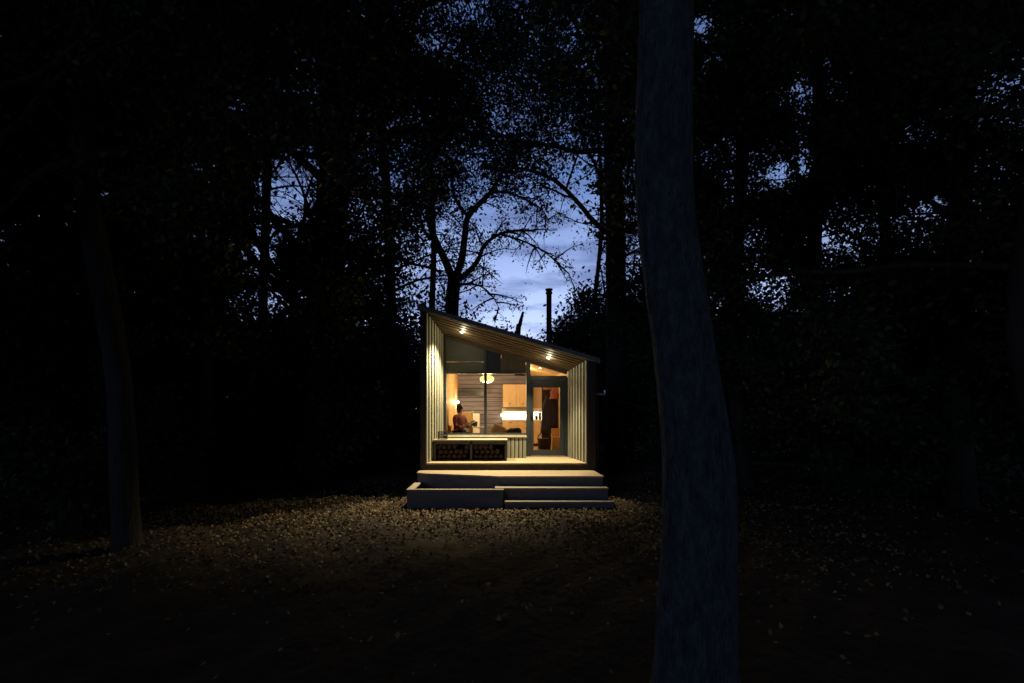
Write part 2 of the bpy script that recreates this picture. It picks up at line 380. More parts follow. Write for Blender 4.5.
# downpipe and bracket, flue
dp = MB(); px_ = XR+.05; dp.tube([(px_, FY+.05, .05), (px_, FY+.05, zu(px_)-.03)], .022, 12)
p_ = part(dp, 'downpipe', 'metal', smooth=True)
b_ = MB(); b_.box(XR+.012, XR+.22, FY+.03, FY+.07, 2.19, 2.24); b_.tube([(XR+.20, FY+.05, 2.24), (XR+.20, FY+.05, 2.30)], .025, 10); part(b_, 'pipe_bracket', 'steel', p_)
fx, fy_ = (549-494)*13/F, 13.0
fl = part(MB().tube([(fx, fy_, zu(fx)+.10), (fx, fy_, 5.22)], .075, 20), 'flue', 'metal', smooth=False)
part(MB().lathe((fx, fy_, 5.20), [(.078, 0), (.098, .01), (.098, .05), (.082, .06), (.082, .11), (.108, .115), (.108, .145), (.03, .165)], 20), 'flue_cap', 'metal', fl)
part(MB().lathe((fx, fy_, zu(fx)+.02), [(.2, 0), (.2, .1), (.08, .2)], 20), 'flue_collar', 'metal', fl)
# interior shell
IL, IR, IB = -1.262, 1.905, 16.2
part(MB().box(IL-.02, IR+.02, BY+.07, IB, DK-.05, DK-.001), 'interior_floor', 'floor_wood')
part(MB().prism_y([(IL-.09, DK), (IL, DK), (IL, zu(IL)-.06), (IL-.09, zu(IL-.09)-.06)], BY+.065, IB+.1), 'interior_wall', 'wall_wood')
part(MB().prism_y([(IR, DK), (IR+.09, DK), (IR+.09, zu(IR+.09)-.06), (IR, zu(IR)-.06)], BY+.065, IB+.1), 'interior_wall', 'wall_wood')
mb = MB(); z = DK
while z < 3.9:      # horizontal boards on the rear wall
    z1 = z+.135
    mb.prism_y([(IL+.001, z), (min(IR, 1.9), z), (min(IR, 1.9), min(z1, 9)), (IL+.001, min(z1, 9))], IB+.002, IB+.03); z += .155
    if z > zu(IR)-.2: break
zz = z
while zz < zu(IL)-.2:
    xr = min(IR, -1.6+(4.07-.08-(zz+.135))/.297)
    mb.prism_y([(IL+.001, zz), (xr, zz), (xr, zz+.135), (IL+.001, zz+.135)], IB+.002, IB+.03); zz += .155
part(mb, 'interior_rear_boards', 'wall_dark')
part(MB().prism_y([(IL, zu(IL)-.075), (IR, zu(IR)-.075), (IR, zu(IR)-.055), (IL, zu(IL)-.055)], BY+.07, IB+.1), 'interior_ceiling', 'wall_wood')
part(MB().prism_y([(.10, zu(.10)-.42), (.98, zu(.98)-.30), (.98, zu(.98)-.078), (.10, zu(.10)-.078)], 13.6, 13.72), 'ceiling_beam', 'dark_wood')
part(MB().box(1.16, IR-.002, IB-.02, IB-.003, 1.995, zu(IR)-.08), 'interior_plaster', 'beige')
part(MB().box(1.42, IR-.002, 13.5, 13.56, DK+.001, 2.72), 'partition', 'dark_wood')
# small hook on right slat wall
hk = thing('wall_hook', (1.93, 10.95, 2.03), 'tiny pale hook on the right slatted porch wall beside the door', 'hook')
MB().box(1.925, 1.948, 10.92, 10.98, 1.84, 1.92).build('plate', M['steel'], hk)
MB().tube([(1.925, 10.95, 1.87), (1.87, 10.95, 1.86), (1.86, 10.95, 1.90)], .010, 8).build('prong', M['steel'], hk)
hk.location = (1.93, 10.95, 1.86)
for c in hk.children: c.data.transform(Matrix.Translation((0, 0, .17)))
# ------------------------------------------------------------------ steps, planter
st = thing('entrance_steps', (1.0, 9.2, 0), 'wide grey timber platform and two steps leading up to the cabin porch', 'steps')
def clad(poly, ztop, zbot, name, sub='riser'):
    mb = MB(); ys = [p[1] for p in poly]; y0, y1 = min(ys), max(ys); k = max(2, round((y1-y0)/.145)); w_ = (y1-y0)/k
    x1 = max(p[0] for p in poly)
    for i in range(k):
        ya, yb = y0+i*w_, y0+(i+1)*w_-.007
        if name == 'platform':
            f = lambda y: -1.645 if y >= 9.59 else -1.63+(9.59-y)/.46*1.75
            xa, xb = min(f(ya), .12), min(f(yb), .12)
            mb.prism_z([(xa, ya), (x1, ya), (x1, yb), (xb, yb)], ztop-.03, ztop)
        else: mb.prism_z([(poly[0][0], ya), (x1, ya), (x1, yb), (poly[0][0], yb)], ztop-.03, ztop)
    o = mb.build(name, M['deck'] if name == 'platform' else M['step'], st, bevel=.004)
    cx = sum(p[0] for p in poly)/len(poly); cy = sum(p[1] for p in poly)/len(poly)
    ins = [((p[0]-cx)*.993+cx, p[1]+(.02 if p[1] < cy else -.003)) for p in poly]
    MB().prism_z(ins, zbot, ztop-.032).build(sub, M['fascia'], o)
clad([(-1.63, 9.59), (.12, 9.13), (2.2, 9.11), (2.2, 10.095), (-1.66, 10.095)], .528, .0, 'platform')
clad([(.02, 8.81), (2.22, 8.81), (2.22, 9.105), (.02, 9.105)], .337, .0, 'step')
clad([(.20, 8.56), (2.27, 8.56), (2.27, 8.805), (.20, 8.805)], .122, .0, 'step')
pl = thing('planter_box', (-.75, 9.1, 0), 'low grey timber planter filled with soil left of the entrance steps', 'planter')
pts_out = [(-1.66, 8.63), (.175, 8.63), (.175, 8.80), (-.0, 8.80)]
wl = MB(); wl.box(-1.655, .17, 8.64, 8.67, -.02, .305); wl.box(-1.655, -1.62, 8.675, 9.60, -.02, .305); wl.box(.14, .17, 8.672, 8.80, -.02, .305)
wl.build('side_board', M['fascia'], pl)
rm = MB(); rm.box(-1.665, .185, 8.625, 8.72, .308, .337); rm.box(-1.665, -1.53, 8.722, 9.60, .308, .337); rm.build('rim', M['step'], pl, bevel=.004)
sg = MB(); NX, NY = 40, 18
sv = [(-1.61+1.72*i/NX, 8.73+.8*j/NY+.0, .22+.03*noise.noise(Vector((i*.5, j*.5, 0)))+.02*noise.noise(Vector((i*1.3, j*1.3, 5)))) for j in range(NY+1) for i in range(NX+1)]
sv = [(x, min(y, 9.58 if x < -1.5 else 9.56-(x+1.6)*.26), z) for x, y, z in sv]
sg.poly(sv, [(j*(NX+1)+i, j*(NX+1)+i+1, (j+1)*(NX+1)+i+1, (j+1)*(NX+1)+i) for j in range(NY) for i in range(NX)])
sg.build('soil', M['ground'], pl, smooth=True)
k = 420; PX = RNG.uniform(-1.5, -.03, k); PY = RNG.uniform(8.75, 9.08, k)
V, Q = leaf_verts(np.stack([PX, PY, RNG.uniform(.235, .27, k)], -1), .07, up=.5, asp=.7)
o = np_mesh('leaves_in_planter', V-np.array([-.75, 9.1, 0]), Q, M['litter']); o.parent = pl; tag(o, kind='stuff')

# ------------------------------------------------------------------ porch furniture
bn = thing('log_store_bench', (-.55, 10.75, DK), 'long grey bench with two open firewood bays under the window', 'bench')
bx0, bx1, by0, by1, bt = -1.405, .30, 10.56, 11.22, 1.176
top = MB(); y = by0-.02
while y < by1-.05: top.box(bx0-.01, bx1+.02, y, y+.125, bt-.03, bt); y += .131
top.build('bench_top', M['step'], bn, bevel=.004)
for xx in (bx0, -.555, bx1-.05):
    MB().box(xx, xx+.05, by0, by1-.01, DK+.001, bt-.032).build('side_panel', M['panel'], bn, bevel=.004)
MB().box(bx0+.051, bx1-.051, by0-.0, by0+.03, bt-.105, bt-.033).build('apron', M['panel'], bn)
for a, b in ((bx0+.052, -.557), (-.503, bx1-.052)):
    MB().box(a, b, by1-.04, by1-.012, DK+.03, bt-.034).build('back_panel', M['dark_wood'], bn)
    MB().box(a, b, by0+.005, by1-.042, DK+.003, DK+.028).build('base_shelf', M['dark_wood'], bn)
random.seed(3); bays = ((bx0+.06, -.565), (-.495, bx1-.06)); cnt = 0
for bi, (a, b) in enumerate(bays):
    for row in range(3):
        xx = a+.062+(row % 2)*.04
        while xx < b-.055:
            r = random.uniform(.05, .066)
            if row == 2 and random.random() < .2: xx += .09; continue
            zc = DK+.031+.066+row*.108
            y0 = by0+.05+random.uniform(0, .03); lg = MB(); c = (xx, zc)
            ang = random.uniform(0, 2); pr = [(xx+math.cos(ang+q)*r*random.uniform(.8, 1), zc+math.sin(ang+q)*r*random.uniform(.8, 1)) for q in (0, 1.1, 2.2, 3.2, 4.4, 5.3)]
            lg.prism_y(pr, y0, y0+.40)
            o = lg.build('firewood_log', M['log'])
            tag(o, 'split reddish brown log in the %s bay of the porch bench' % ('left' if bi == 0 else 'right'), 'log', 'firewood logs in the bench bays'); cnt += 1
            xx += .118
sb = thing('slatted_box_seat', (0, 11.4, DK), 'narrow slatted grey box bench between log store bench and glass door', 'bench')
a, b = -1.16, .82
MB().box(a, b, 11.27, 11.575, 1.19, 1.222).build('bench_top', M['step'], sb, bevel=.004)
sl = MB(); x = .33
while x < .80: sl.box(x, x+.075, 11.29, 11.315, DK+.004, 1.187); x += .098
sl.box(b-.06, b-.03, 11.318, 11.56, DK+.004, 1.187)
sl.build('slatted_front', M['slat'], sb, bevel=.003)
MB().box(a+.01, b-.07, 11.40, 11.43, DK+.004, 1.187).build('back_panel', M['dark_wood'], sb)
bk = thing('wire_basket', (-1.21, 10.75, bt), 'small dark wire basket on the left end of the porch bench', 'basket')
mb = MB()
for q in range(6):
    z = bt+.006+q*.036
    mb.tube([(-1.31, 10.65, z), (-1.11, 10.65, z), (-1.11, 10.85, z), (-1.31, 10.85, z), (-1.31, 10.65, z)], .005, 6)
mb.build('hoops', M['metal'], bk); mb = MB()
for t in np.linspace(0, .2, 6):
    for p in ((-1.31+t, 10.65), (-1.31+t, 10.85), (-1.31, 10.65+t), (-1.11, 10.65+t)): mb.tube([(p[0], p[1], bt+.002), (p[0], p[1], bt+.19)], .004, 6)
mb.build('uprights', M['metal'], bk)

# ------------------------------------------------------------------ inside the cabin
def s_(o, m, par, name, **k): return o.build(name, M[m], par, **k)
# pendant
P0 = at(487, 379, 13.5)
pd = thing('pendant_lamp', P0, 'glowing yellow flattened paper pendant lamp hanging inside behind the window mullion', 'lamp')
prof = [(.215*math.sin(t), -.118*math.cos(t)) for t in np.linspace(.12, math.pi-.12, 15)]
s_(MB().lathe(P0, prof, 28), 'globe', pd, 'lamp_shade', smooth=True)
s_(MB().tube([P0+Vector((0, 0, .115)), (P0.x, P0.y, zu(P0.x)-.08)], .005, 6), 'black', pd, 'cord')
light('POINT', 'pendant_glow', P0+Vector((0, -.0, -.32)), 105, (1, .74, .38), shadow_soft_size=.2)
# reading lamp
P1 = at(458, 402, 15.2)
rl = thing('wall_reading_lamp', (IL, 15.2, P1.z), 'small bright bare reading lamp on the left wooden wall inside', 'lamp')
s_(MB().lathe(P1, [(.01, -.04), (.035, -.03), (.042, 0), (.03, .03), (.01, .04)], 14), 'bulb2', rl, 'bulb', smooth=True)
s_(MB().tube([(IL+.0, 15.2, P1.z+.08), (P1.x, 15.2, P1.z+.08), (P1.x, 15.2, P1.z+.035)], .01, 8), 'steel', rl, 'bracket')
light('POINT', 'reading_glow', P1+Vector((.12, -.1, .0)), 30, (1, .72, .38), shadow_soft_size=.05)
cs = thing('added_fill_lamp', (.95, 14.0, zu(.95)-.08), 'small unseen fill lamp added under the ceiling to brighten the room behind the door', 'lamp')  # unseen lamp, added only to brighten the room behind the glass door
s_(MB().lathe((.95, 14.0, zu(.95)-.13), [(.03, 0), (.05, .004), (.05, .04)], 16), 'steel', cs, 'housing'); s_(MB().lathe((.95, 14.0, zu(.95)-.14), [(.02, 0), (.028, .009)], 12), 'bulb2', cs, 'bulb')
light('POINT', 'added_fill_glow', (.95, 14.0, zu(.95)-.19), 42, (1, .76, .44), shadow_soft_size=.04)
# kitchen
KF = 15.6
kt = thing('kitchen_unit', (1.0, 15.9, DK), 'pale birch kitchen unit with drawers, white splashback and glowing strip light', 'kitchen unit')
s_(MB().box(.30, 1.895, KF, IB-.01, DK+.08, 1.553), 'cab_wood', kt, 'base_cabinet')
s_(MB().box(.28, 1.897, KF-.03, IB-.008, 1.556, 1.59), 'white', kt, 'worktop', bevel=.004)
dr = MB()
for xx in np.arange(.31, 1.7, .53):
    for z0, z1 in ((1.36, 1.545), (1.12, 1.35), (.78, 1.11)):
        d = MB().box(xx, xx+.52, KF-.022, KF-.002, z0, z1).build('drawer', M['cab_wood'], kt, bevel=.004)
        MB().tube([(xx+.2, KF-.04, z1-.05), (xx+.32, KF-.04, z1-.05)], .008, 6).build('knob', M['metal'], d)
uc = MB().box(.31, 1.22, KF+.12, IB-.01, 2.02, 2.81).build('wall_cupboard', M['cab_wood'], kt, bevel=.005)
for xx in (.315, .77):
    MB().box(xx, xx+.445, KF+.10, KF+.118, 2.03, 2.80).build('cupboard_door', M['cab_wood'], uc, bevel=.005)
    MB().tube([(xx+.22, KF+.09, 2.14), (xx+.22, KF+.07, 2.14)], .02, 8).build('knob', M['log'], uc)
s_(MB().box(.28, 1.895, IB-.022, IB-.012, 1.592, 1.99), 'tile', kt, 'splashback')
s_(MB().box(.28, 1.895, KF+.25, IB-.024, 1.86, 1.885), 'white', kt, 'narrow_shelf')
s_(MB().box(.35, 1.85, IB-.10, IB-.07, 1.835, 1.858), 'strip', kt, 'strip_light')
light('AREA', 'counter_glow', (1.1, IB-.16, 1.83), 16, (1, .82, .58), shape='RECTANGLE', size=1.5, size_y=.06)
light('POINT', 'kitchen_side_bulb_glow', (.24, 15.45, 1.80), 3, (1, .82, .55), shadow_soft_size=.04)
kb = thing('counter_lamp', (.24, 15.5, 1.72), 'tiny bright lamp at the left end of the kitchen splashback', 'lamp')
s_(MB().lathe((.255, 15.5, 1.745), [(.01, -.035), (.03, -.02), (.034, 0), (.025, .025), (.01, .035)], 12), 'bulb2', kb, 'bulb', smooth=True)
s_(MB().tube([(.27, 15.5, 1.70), (.31, 15.57, 1.69), (.31, 15.60, 1.59)], .008, 6), 'steel', kb, 'bracket')
# bottles on worktop
for (px, hh, r, lab) in ((540, .36, .045, 'tall dark bottle standing on the worktop seen through the door'), (544.5, .43, .030, 'slender dark bottle beside the wider bottle on the worktop'), (536.5, .2, .05, 'short dark jar left of the bottles on the worktop')):
    p = at(px, 415, 15.72)
    o = MB().lathe((p.x, 15.72, 1.591), [(r*.95, 0), (r, .01), (r, hh*.5), (r*.85, hh*.6), (r*.32, hh*.72), (r*.30, hh*.97), (r*.36, hh)], 14).build('bottle' if hh > .25 else 'jar', M['bottle'], smooth=True)
    tag(o, lab, 'bottle' if hh > .25 else 'jar')
# dark wall shelf at the rear
sh = thing('wall_shelf', (-.8, 16.1, 2.4), 'long dark shelf on the boarded rear wall inside', 'shelf')
s_(MB().box(-1.255, -.36, 15.85, IB-.002, 2.42, 2.60), 'panel_dark', sh, 'shelf_board', bevel=.005)
# white stove and dark cabinet at rear
wc = thing('white_cupboard', (-.6, 16, DK), 'low white cupboard against the boarded rear wall inside', 'cupboard')
s_(MB().box(-.80, -.50, 15.75, IB-.003, DK+.002, 1.80), 'white', wc, 'body', bevel=.006)
for xx in (-.79, -.645): s_(MB().box(xx, xx+.135, 15.73, 15.748, DK+.05, 1.78), 'white', wc, 'cupboard_door', bevel=.004)
# table
tb = thing('table', (-.35, 13.0, DK), 'small white topped table beside the seated person inside', 'table')
s_(MB().box(-.68, -.22, 12.65, 13.3, 1.385, 1.41), 'white', tb, 'tabletop', bevel=.006)
for xx in (-.66, -.28):
    for yy in (12.7, 13.21): s_(MB().box(xx, xx+.04, yy, yy+.04, DK+.001, 1.383), 'orange', tb, 'leg')
pot = thing('cooking_pot', (-.58, 13.15, 1.411), 'black lidded pot standing on the white table', 'pot')
s_(MB().lathe((-.58, 13.15, 1.412), [(.085, 0), (.10, .01), (.105, .13)], 18), 'black', pot, 'body', smooth=True)
s_(MB().lathe((-.58, 13.15, 1.543), [(.108, 0), (.10, .02), (.03, .035), (.015, .06)], 18), 'black', pot, 'lid', smooth=True)
bk2 = MB().box(-.42, -.22, 12.82, 12.98, 1.4115, 1.43).build('book', M['paper'], bevel=.003); tag(bk2, 'white book lying on the table near the window', 'book')
# chair with slatted wooden back
ch = thing('wooden_chair', (-.82, 13.5, DK), 'pale wooden chair with upright back behind the seated person', 'chair')
s_(MB().box(-1.02, -.62, 13.3, 13.7, DK+.43, DK+.46), 'cab_wood', ch, 'seat', bevel=.008)
for xx in (-1.01, -.67):
    s_(MB().box(xx, xx+.045, 13.31, 13.35, DK+.001, DK+.428), 'cab_wood', ch, 'leg')
    s_(MB().box(xx, xx+.045, 13.655, 13.70, DK+.001, DK+.428), 'cab_wood', ch, 'leg')
bb = MB(); bb.box(-1.01, -.965, 13.66, 13.70, DK+.462, 1.86); bb.box(-.67, -.625, 13.66, 13.70, DK+.462, 1.86); bb.box(-.963, -.672, 13.665, 13.69, 1.42, 1.84)
s_(bb, 'cab_wood', ch, 'backrest', bevel=.006)
# sofa with cushions near window
sf = thing('sofa', (.25, 12.5, DK), 'low beige sofa just behind the window sill inside', 'sofa')
s_(MB().box(-.12, .78, 12.15, 12.75, DK+.12, DK+.42), 'beige', sf, 'seat', bevel=.05)
s_(MB().box(-.12, .78, 12.76, 12.95, DK+.12, DK+.66), 'beige', sf, 'backrest', bevel=.05)
for xx in (-.10, .70):
    for yy in (12.2, 12.85): s_(MB().box(xx, xx+.05, yy, yy+.05, DK+.001, DK+.118), 'orange', sf, 'leg')
def cushion(name, c, rx, ry, rz, m, rot, label):
    bm = bmesh.new(); bmesh.ops.create_uvsphere(bm, u_segments=24, v_segments=14, radius=1)
    for v in bm.verts:
        v.co = Vector([math.copysign(abs(q)**.5, q) for q in v.co]); v.co = Vector((v.co.x*rx, v.co.y*ry*(1-.4*max(abs(v.co.x), abs(v.co.z))**3), v.co.z*rz))
    me = bpy.data.meshes.new(name); bm.to_mesh(me); bm.free(); me.materials.append(M[m])
    me.polygons.foreach_set('use_smooth', [True]*len(me.polygons))
    o = bpy.data.objects.new(name, me); COL.objects.link(o); o.location = c; o.rotation_euler = rot; return tag(o, label, 'cushion')
cushion('cushion', (.12, 12.47, DK+.60), .22, .09, .20, 'beige', (R(-15), R(28), 0), 'tan cushion tilted on the sofa behind the window')
cushion('cushion', (.56, 12.48, DK+.56), .20, .08, .15, 'coat', (R(-15), R(-8), 0), 'black cushion at the right end of the sofa')
# coats on the partition
def coat(name, cx, top_, bot, wd, m, label, cat, y=13.42):
    mb = MB(); n = 22; rings = 12; pts = []
    for j in range(rings+1):
        t = j/rings; z = top_+(bot-top_)*t
        w_ = wd*(.35+.55*min(1, t*3.5)+.15*t)*(1+.04*math.sin(j*1.7)); d_ = .07*(.6+.5*t)
        for k in range(n):
            a = 2*math.pi*k/n; rr = 1+.12*math.sin(5*a+j*.3)*min(1, t*2)
            pts.append((cx+math.cos(a)*w_*rr/2+.01*math.sin(j), y+math.sin(a)*d_*rr*.75-.01, z))
    mb.poly(pts, [(j*n+k, j*n+(k+1) % n, (j+1)*n+(k+1) % n, (j+1)*n+k) for j in range(rings) for k in range(n)]+[tuple(range(n-1, -1, -1)), tuple(rings*n+k for k in range(n))])
    return tag(mb.build(name, M[m], smooth=True), label, cat)
coat('hanging_coat', 1.60, 2.33, 1.22, .40, 'coat', 'long black coat hanging inside the glass door', 'coat')
coat('hanging_jumper', 1.77, 2.53, 2.22, .24, 'red', 'dusky red jumper hooked above the black coat inside the door', 'jumper', y=13.36)
cr_ = thing('coat_rack', (1.65, 13.48, 2.4), 'row of steel pegs holding the coat on the dark partition', 'coat rack')
s_(MB().box(1.45, 1.89, 13.478, 13.497, 2.50, 2.56), 'orange', cr_, 'rail')
for xx in (1.52, 1.68, 1.84): s_(MB().tube([(xx, 13.477, 2.53), (xx, 13.40, 2.54)], .008, 6), 'steel', cr_, 'peg')
bx_ = thing('wooden_chest', (1.72, 13.1, DK), 'orange wooden chest under the black coat behind the door', 'chest')
s_(MB().box(1.66, 1.89, 12.95, 13.3, DK+.002, 1.10), 'orange', bx_, 'body', bevel=.008); s_(MB().box(1.68, 1.89, 13.31, 13.49, DK+.002, 1.36), 'orange', bx_, 'back_board', bevel=.008)
s_(MB().box(1.65, 1.895, 12.94, 13.305, 1.102, 1.125), 'cab_wood', bx_, 'lid', bevel=.005)
wb = thing('wicker_basket', (1.43, 12.9, DK), 'dark wicker basket on the floor behind the glass door', 'basket')
s_(MB().lathe((1.43, 12.9, DK+.002), [(.15, 0), (.17, .02), (.20, .38), (.195, .40)], 24), 'log', wb, 'body', smooth=True)
s_(MB().tube([(1.43+.19*math.cos(t), 12.9, DK+.38+.2*math.sin(t)) for t in np.linspace(0, math.pi, 13)], .013, 8), 'log', wb, 'handle')
# picture frame like board above
# person, seated beside the table, reading
def skin_mesh(name, verts, edges, radii, m, parent=None, sub=2, root=0):
    me = bpy.data.meshes.new(name); base = parent.location if parent else Vector()
    me.from_pydata([tuple(Vector(v)-base) for v in verts], edges, []); me.update(); me.materials.append(M[m])
    o = bpy.data.objects.new(name, me); COL.objects.link(o)
    if parent: o.parent = parent
    o.modifiers.new('skin', 'SKIN')
    if not me.skin_vertices: me.skin_vertices.new() if hasattr(me.skin_vertices, 'new') else None
    lay = me.skin_vertices[0].data
    for i, r in enumerate(radii):
        lay[i].radius = r if isinstance(r, tuple) else (r, r)
        lay[i].use_root = (i == root)
    o.modifiers['skin'].use_smooth_shade = True
    s = o.modifiers.new('sub', 'SUBSURF'); s.levels = sub; s.render_levels = sub
    return o
hx_, hy_, fz = -1.00, 12.75, DK     # hips
pr = thing('person', (hx_, hy_, fz), 'person with dark hair in a maroon checked shirt sitting and reading by the window', 'person')
def T(x, y, z): return (hx_+x, hy_+y, fz+z)
body_v = [T(0, 0, .52), T(0, .02, .72), T(.01, .02, .90), T(.03, .02, 1.03), T(.055, .01, 1.10), T(.075, -.005, 1.20), T(.078, -.005, 1.29),
          T(.02, -.17, 1.0), T(.10, -.22, .76), T(.30, -.15, .74), T(.02, .20, 1.0), T(.10, .25, .76), T(.30, .16, .74),
          T(.06, -.10, .50), T(.42, -.14, .50), T(.42, -.14, .12), T(.44, -.14, .05), T(.55, -.15, .035),
          T(.06, .12, .50), T(.42, .16, .50), T(.44, .16, .12), T(.46, .16, .05), T(.57, .17, .035),
          T(.36, -.13, .75), T(.36, .14, .75)]
body_e = [(0,1),(1,2),(2,3),(3,4),(4,5),(5,6),(3,7),(7,8),(8,9),(3,10),(10,11),(11,12),(0,13),(13,14),(14,15),(15,16),(16,17),(0,18),(18,19),(19,20),(20,21),(21,22),(9,23),(12,24)]
body_r = [.13,.115,.13,.075,.048,.088,.075,.05,.04,.028,.05,.04,.028,.085,.06,.042,.04,.03,.085,.06,.042,.04,.03,.032,.032]
skin_mesh('body', body_v, body_e, body_r, 'skin', pr)
# shirt and trousers drawn just over the body
sv_ = [body_v[i] for i in (0, 1, 2, 3, 7, 8, 10, 11)]+[T(.24, -.17, .745), T(.24, .19, .745)]
skin_mesh('shirt', sv_, [(0,1),(1,2),(2,3),(3,4),(4,5),(5,8),(3,6),(6,7),(7,9)], [.16,.15,.17,.10,.080,.062,.080,.062,.050,.050], 'maroon', pr)
tv_ = [body_v[i] for i in (0, 13, 14, 15, 18, 19, 20)]
skin_mesh('trousers', tv_, [(0,1),(1,2),(2,3),(0,4),(4,5),(5,6)], [.152,.10,.074,.058,.10,.074,.058], 'navy', pr)
hv = [T(.05, 0, 1.23), T(.045, 0, 1.30), T(.02, 0, 1.15)]
hm = MB().lathe(T(.055, .0, 1.245), [(.035, -.13), (.075, -.10), (.092, -.04), (.096, .02), (.088, .07), (.066, .105), (.036, .125), (.008, .131)], 18)
hm.build('hair', M['hair'], pr, smooth=True)
fc = MB(); fc.lathe(T(.165, -.03, 1.205), [(.012, -.02), (.016, -.008), (.008, .025)], 8); fc.build('nose', M['skin'], pr, smooth=True)
ev = MB()
for dy in (-.04, .025): ev.lathe(T(.15, dy, 1.235), [(.004, -.009), (.011, 0), (.004, .009)], 8)
ev.build('eyes', M['hair'], pr, smooth=True)
for sgn, (wx, wy, wz) in ((-1, (.36, -.13, .75)), (1, (.36, .14, .75))):    # fingers
    for q in range(5):
        o0 = (q-2)*.017
        if q == 4: vs = [T(wx-.01, wy-sgn*.02, wz+.01), T(wx+.02, wy-sgn*.055, wz+.03), T(wx+.045, wy-sgn*.065, wz+.035)]
        else: vs = [T(wx+.01, wy+o0, wz), T(wx+.055, wy+o0*1.2, wz+.012), T(wx+.08-.004*abs(q-1), wy+o0*1.2-sgn*.006, wz+.0)]
        skin_mesh('finger', vs, [(0, 1), (1, 2)], [.010, .009, .007], 'skin', pr, sub=1)
nb = MB(); c0 = Vector(T(.40, 0, .80))
for sg_ in (-1, 1):
    nb.hexa([tuple(c0+Vector(v)) for v in ((-.09, 0, -.03), (.09, 0, .05), (.09, sg_*.15, .07), (-.09, sg_*.15, -.01), (-.095, 0, -.02), (.085, 0, .06), (.085, sg_*.15, .08), (-.095, sg_*.15, 0))])
tag(nb.build('open_magazine', M['paper']), 'white open magazine held by the seated person', 'magazine')
ac = thing('armchair', (hx_, hy_, DK), 'orange wooden seat that the reading person sits on', 'armchair')
s_(MB().box(hx_-.24, hx_+.26, hy_-.28, hy_+.30, DK+.30, DK+.39), 'orange', ac, 'seat', bevel=.02)
s_(MB().box(hx_-.252, hx_-.20, hy_-.27, hy_+.29, DK+.392, DK+.78), 'orange', ac, 'backrest', bevel=.015)
for xx in (-.23, .20):
    for yy in (-.27, .24): s_(MB().box(hx_+xx, hx_+xx+.05, hy_+yy, hy_+yy+.05, DK+.001, DK+.298), 'orange', ac, 'leg')

pr.rotation_euler = (0, 0, R(-38)); mg = bpy.data.objects['open_magazine']
mg.data.transform(Matrix.Translation((-hx_, -hy_, -fz))); mg.location = (hx_, hy_, fz); mg.rotation_euler = (0, 0, R(-38))
# ------------------------------------------------------------------ trees
def catmull(P, n):
    P = [Vector(p) for p in P]; P = [P[0]*2-P[1]]+P+[P[-1]*2-P[-2]]; out = []
    for i in range(1, len(P)-2):
        for k in range(n):
            t = k/n; a, b, c, d = P[i-1:i+3]
            out.append(.5*((2*b)+(c-a)*t+(2*a-5*b+4*c-d)*t*t+(3*b-a-3*c+d)*t**3))
    out.append(P[-2]); return out
def lerp_r(r, n, m):
    return list(np.interp(np.linspace(0, 1, m), np.linspace(0, 1, n), r))
def blocked(p):
    x, y, z = p
    if 7.2 < y < 18.0 and -2.6-.0*y < x < 3.0 and z < 4.9-.25*(x+1.6): return True      # the cabin and its roof
    if 2.0 < y < 10.6 and z < 2.6+.24*max(0, 9-y) and -6 < x < 5: return True                # the open yard in front
    if y > 1.5 and y < 18 and z > 1.2:                                                   # nothing hangs between the path and the cabin
        a, b = 494+F*x/y, 415-F*(z-EYE)/y
        if 412 < a < 606 and b > 306+(a-422)*.29-6 and y < 10.2: return True
    return False
FREE = False
def blocked_np(P):
    x, y, z = P[:, 0], P[:, 1], P[:, 2]
    b = (y > 7.2) & (y < 18) & (x > -2.6) & (x < 3.0) & (z < 4.9-.25*(x+1.6))
    b |= (y > 2) & (y < 10.6) & (z < 2.6+.24*np.maximum(0, 9-y)) & (x > -6) & (x < 5)
    yy = np.maximum(y, .5); a = 494+F*x/yy; c = 415-F*(z-EYE)/yy
    return b | ((y > 1.5) & (y < 10.2) & (z > 1.2) & (a > 412) & (a < 606) & (c > 300+(a-422)*.29))
def limb(mb, rnd, p, d, ln, r, lev, tips, seg=6, droop=0.0):
    """a wandering limb with side branches; tips collects leaf-bearing points"""
    n = max(4, int(ln/.35)); pts = [p.copy()]; dd = d.normalized(); q = p.copy()
    for i in range(n):
        dd = (dd+Vector((rnd.gauss(0, .13), rnd.gauss(0, .13), rnd.gauss(0, .10)+.03-droop*(i/n)))).normalized()
        q = q+dd*(ln/n)
        if blocked(q) or (not FREE and q.y > 3 and openness(np.array([tuple(q)]))[0] > 1.15): break
        pts.append(q.copy())
    if len(pts) < 3: return
    n = len(pts)-1; rr = [r*(1-.78*i/n) for i in range(n+1)]
    mb.tube(pts, rr, seg if lev > 0 else 5, cap=False)
    if lev <= 1: tips += [(pts[i], lev) for i in range(max(1, n//3), n+1)]
    if lev > 0:
        k = int(3+ln*1.1) if lev > 1 else int(2+ln*1.8)
        for j in range(k):
            i = rnd.randint(max(1, n//4), n); b = pts[i]; ax = (pts[i]-pts[i-1]).normalized()
            s = Vector((rnd.gauss(0, 1), rnd.gauss(0, 1), rnd.gauss(0, .55))); s = (s-ax*s.dot(ax)).normalized()
            nd = (ax*rnd.uniform(.35, .9)+s*.8).normalized()
            limb(mb, rnd, b, nd, ln*rnd.uniform(.34, .55), rr[i]*.55, lev-1, tips, 6, droop)
